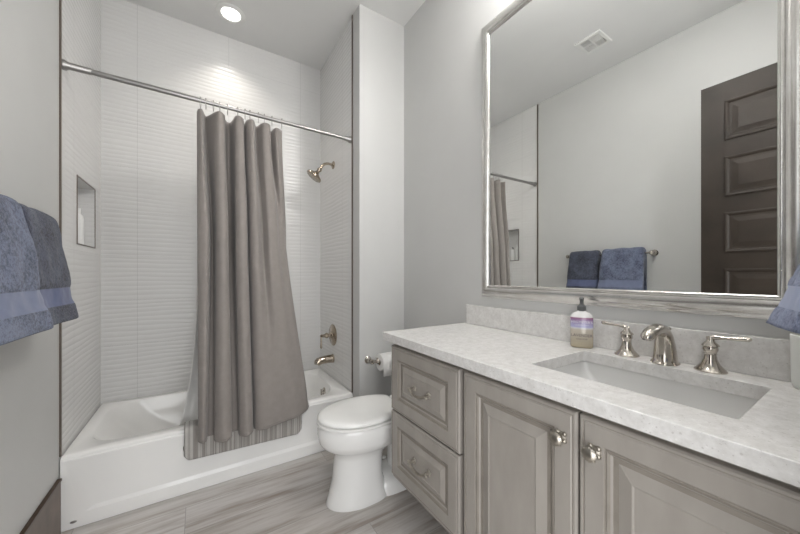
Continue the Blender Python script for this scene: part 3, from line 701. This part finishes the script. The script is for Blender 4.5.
# ------------------------------------------------------------------ towel bar and towels on the left wall
BX, BZ = XL + .068, 1.385
tb = thing('towel_bar', (XL, 1.4, BZ), 'nickel towel bar on the left wall', 'towel bar')
make('bar', MB().tube([(BX, 1.035, BZ), (BX, 1.74, BZ)], .008), 'nickel', tb)
for y in (1.045, 1.73):
    make('wall_post', MB().lathe([(.027, 0), (.027, .005), (.018, .012), (.012, .024), (.011, .05), (.016, .058), (.018, .068), (.012, .08), (0, .085)], (XL, y, BZ), (1, 0, 0)), 'nickel', tb)
def hung_towel(y0, y1, zb, zback, flare, seed, mats, label, th=.030, bands=((.065, .125),)):
    rows = []; mis = []
    NYs = 26
    def path(u):
        P = []
        cx = BX; r = .012 + th / 2
        nb = 14
        for i in range(nb): P.append((XL + .020 + (.008) * (i / nb), zback + (BZ - zback) * i / nb))
        for i in range(9):
            a = R(180 - 180 * i / 8); P.append((cx + r * math.cos(a) * (1.25 if a > R(90) else 1), BZ + .006 + r * math.sin(a)))
        nf = 34
        for i in range(1, nf + 1):
            v = i / nf
            P.append((cx + r + flare * v ** .8 * (.75 + .25 * u), BZ - (BZ - zb) * v))
        return P
    front_outer = []
    for j in range(NYs + 1):
        u = j / NYs; y = y0 + (y1 - y0) * u; P = path(u)
        n = len(P); ring_o = []; ring_i = []
        for i, (x, z) in enumerate(P):
            a = P[max(i - 1, 0)]; b = P[min(i + 1, n - 1)]
            tx, tz = b[0] - a[0], b[1] - a[1]; l = math.hypot(tx, tz); nx, nz = -tz / l, tx / l
            e = min(u, 1 - u) * 2; rnd = th / 2 * (min(1, e * 6) ** .5 * .55 + .45)
            bumpy = noise.noise(Vector((seed, y * 18, z * 9))) * .007 + noise.noise(Vector((seed, y * 60, z * 50))) * .0025
            inb = False
            if i > 23:
                hh = z - zb; inb = any(b0 <= hh <= b1 for b0, b1 in bands)
            k = rnd + (bumpy if i > 14 else 0) - (.004 if inb else 0)
            yy = y + (.014 * (u - .5) * (i - 23) / 34 * 2 if i > 23 else 0)
            ring_o.append((x + nx * k, yy, z + nz * k)); ring_i.append((x - nx * rnd * .8, yy, z - nz * rnd * .8))
        rows.append(ring_o + ring_i[::-1])
    mb = MB(); mb.loft(rows)
    # band faces get the woven material
    for fi, f in enumerate(mb.f):
        if len(f) != 4: continue
        c = sum((Vector(mb.v[i]) for i in f), Vector()) / 4
        if c.x > BX + .01 and any(b0 <= c.z - zb <= b1 for b0, b1 in bands): mb.m[fi] = 1
    o = make('hand_towel', mb, mats, origin=(BX, (y0 + y1) / 2, zb), smooth=180, sub=1)
    tag(o, label, 'towel', 'blue hand towels folded over the towel bar'); return o
def fix(o):
    return o
hung_towel(1.085, 1.405, 1.035, 1.06, .058, 3.1, ['terry', 'band'], 'lighter blue towel folded over the bar, nearest the doorway', .034)
hung_towel(1.43, 1.695, 1.035, 1.06, .050, 8.7, ['terry_dark', 'band_dark'], 'darker slate blue towel on the bar, nearer the tub', .030)

# ------------------------------------------------------------------ towel ring with towel on the front wall (right edge)
tr = thing('towel_ring', (.955, YF, 1.50), 'nickel towel ring on the front wall beside the mirror', 'towel ring')
make('wall_post', MB().lathe([(.027, 0), (.027, .005), (.018, .012), (.011, .024), (.010, .048), (.014, .058), (0, .062)], (.955, YF, 1.50), (0, 1, 0)), 'nickel', tr)
make('ring', MB().tube([(.955 + .075 * math.sin(a), YF + .052, 1.42 + .075 * math.cos(a)) for a in [2 * math.pi * i / 36 for i in range(37)]], .0045, 8), 'nickel', tr)
rows = []
NR = 44; n = 48
for i in range(NR + 1):
    v = i / NR; z = 1.375 - (1.375 - 1.106) * v
    ring = []
    wx = .055 + .036 * v ** .8; wy = .020 + .010 * v
    cxx = .955; cyy = YF + .055 + .070 * v ** 1.0
    for k in range(n):
        a = 2 * math.pi * k / n; c, s = math.cos(a), math.sin(a)
        fold = 1 + .10 * math.sin(5 * a + 1.0) * (1 - .4 * v)
        x = cxx + math.copysign(abs(c) ** .6, c) * wx * fold; y = cyy + math.copysign(abs(s) ** .6, s) * wy * fold + (x - cxx) * .32 * v
        x += .004 * noise.noise(Vector((x * 60, y * 60, z * 60)))
        y += .003 * noise.noise(Vector((x * 60, y * 60, z * 60 + 9)))
        if .71 < v < .87: y = cyy + (y - cyy) * .94
        ring.append((x, max(y, YF + .004), z))
    rows.append(ring)
mb = MB().loft(rows)
for fi, f in enumerate(mb.f):
    if len(f) == 4:
        i = min(f) // n
        if .71 < (i + .5) / NR < .87: mb.m[fi] = 1
mb2 = mb
o = make('hand_towel', mb2, ['terry_lit', 'band_lit'], origin=(.9, YF + .1, 1.09), smooth=180)
tag(o, 'blue towel hanging at the right edge, over the tumbler', 'towel')

# ------------------------------------------------------------------ open door leaf, seen in the mirror
dr = struct('door_1', MB().box(-.29, -.257, YF + .012, .690, .012, 2.452), 'door', origin=(-.27, .3, .012))
def leaf(side):
    x = -.257 if side > 0 else -.29
    for k in range(6):
        z1 = 2.325 - k * .36; z0 = z1 - .255; y0, y1 = .075, .577
        def ring(i, d): return [(x + side * d, y0 + i, z0 + i), (x + side * d, y1 - i, z0 + i), (x + side * d, y1 - i, z1 - i), (x + side * d, y0 + i, z1 - i)]
        yield MB().loft([ring(0, -.002), ring(0, .007), ring(.006, .009), ring(.014, .007), ring(.022, .0008), ring(.034, .0008), ring(.062, .0055), ring(.066, .0055)], False, True)
for side in (1, -1):
    for m_ in leaf(side): make('door_panel', m_, 'door', dr, smooth=0)
for side in (1, -1):
    x = -.257 if side > 0 else -.29
    mb = MB().lathe([(.03, 0), (.03, .005), (.012, .01), (.010, .033), (.0, .036)], (x, .615, 1.0), (side, 0, 0)); mb.tube([(x + side * .030, .615, 1.0), (x + side * .032, .57, 1.0), (x + side * .030, .52, .998)], .007, 10)
    make('door_handle', mb, 'nickel', dr)
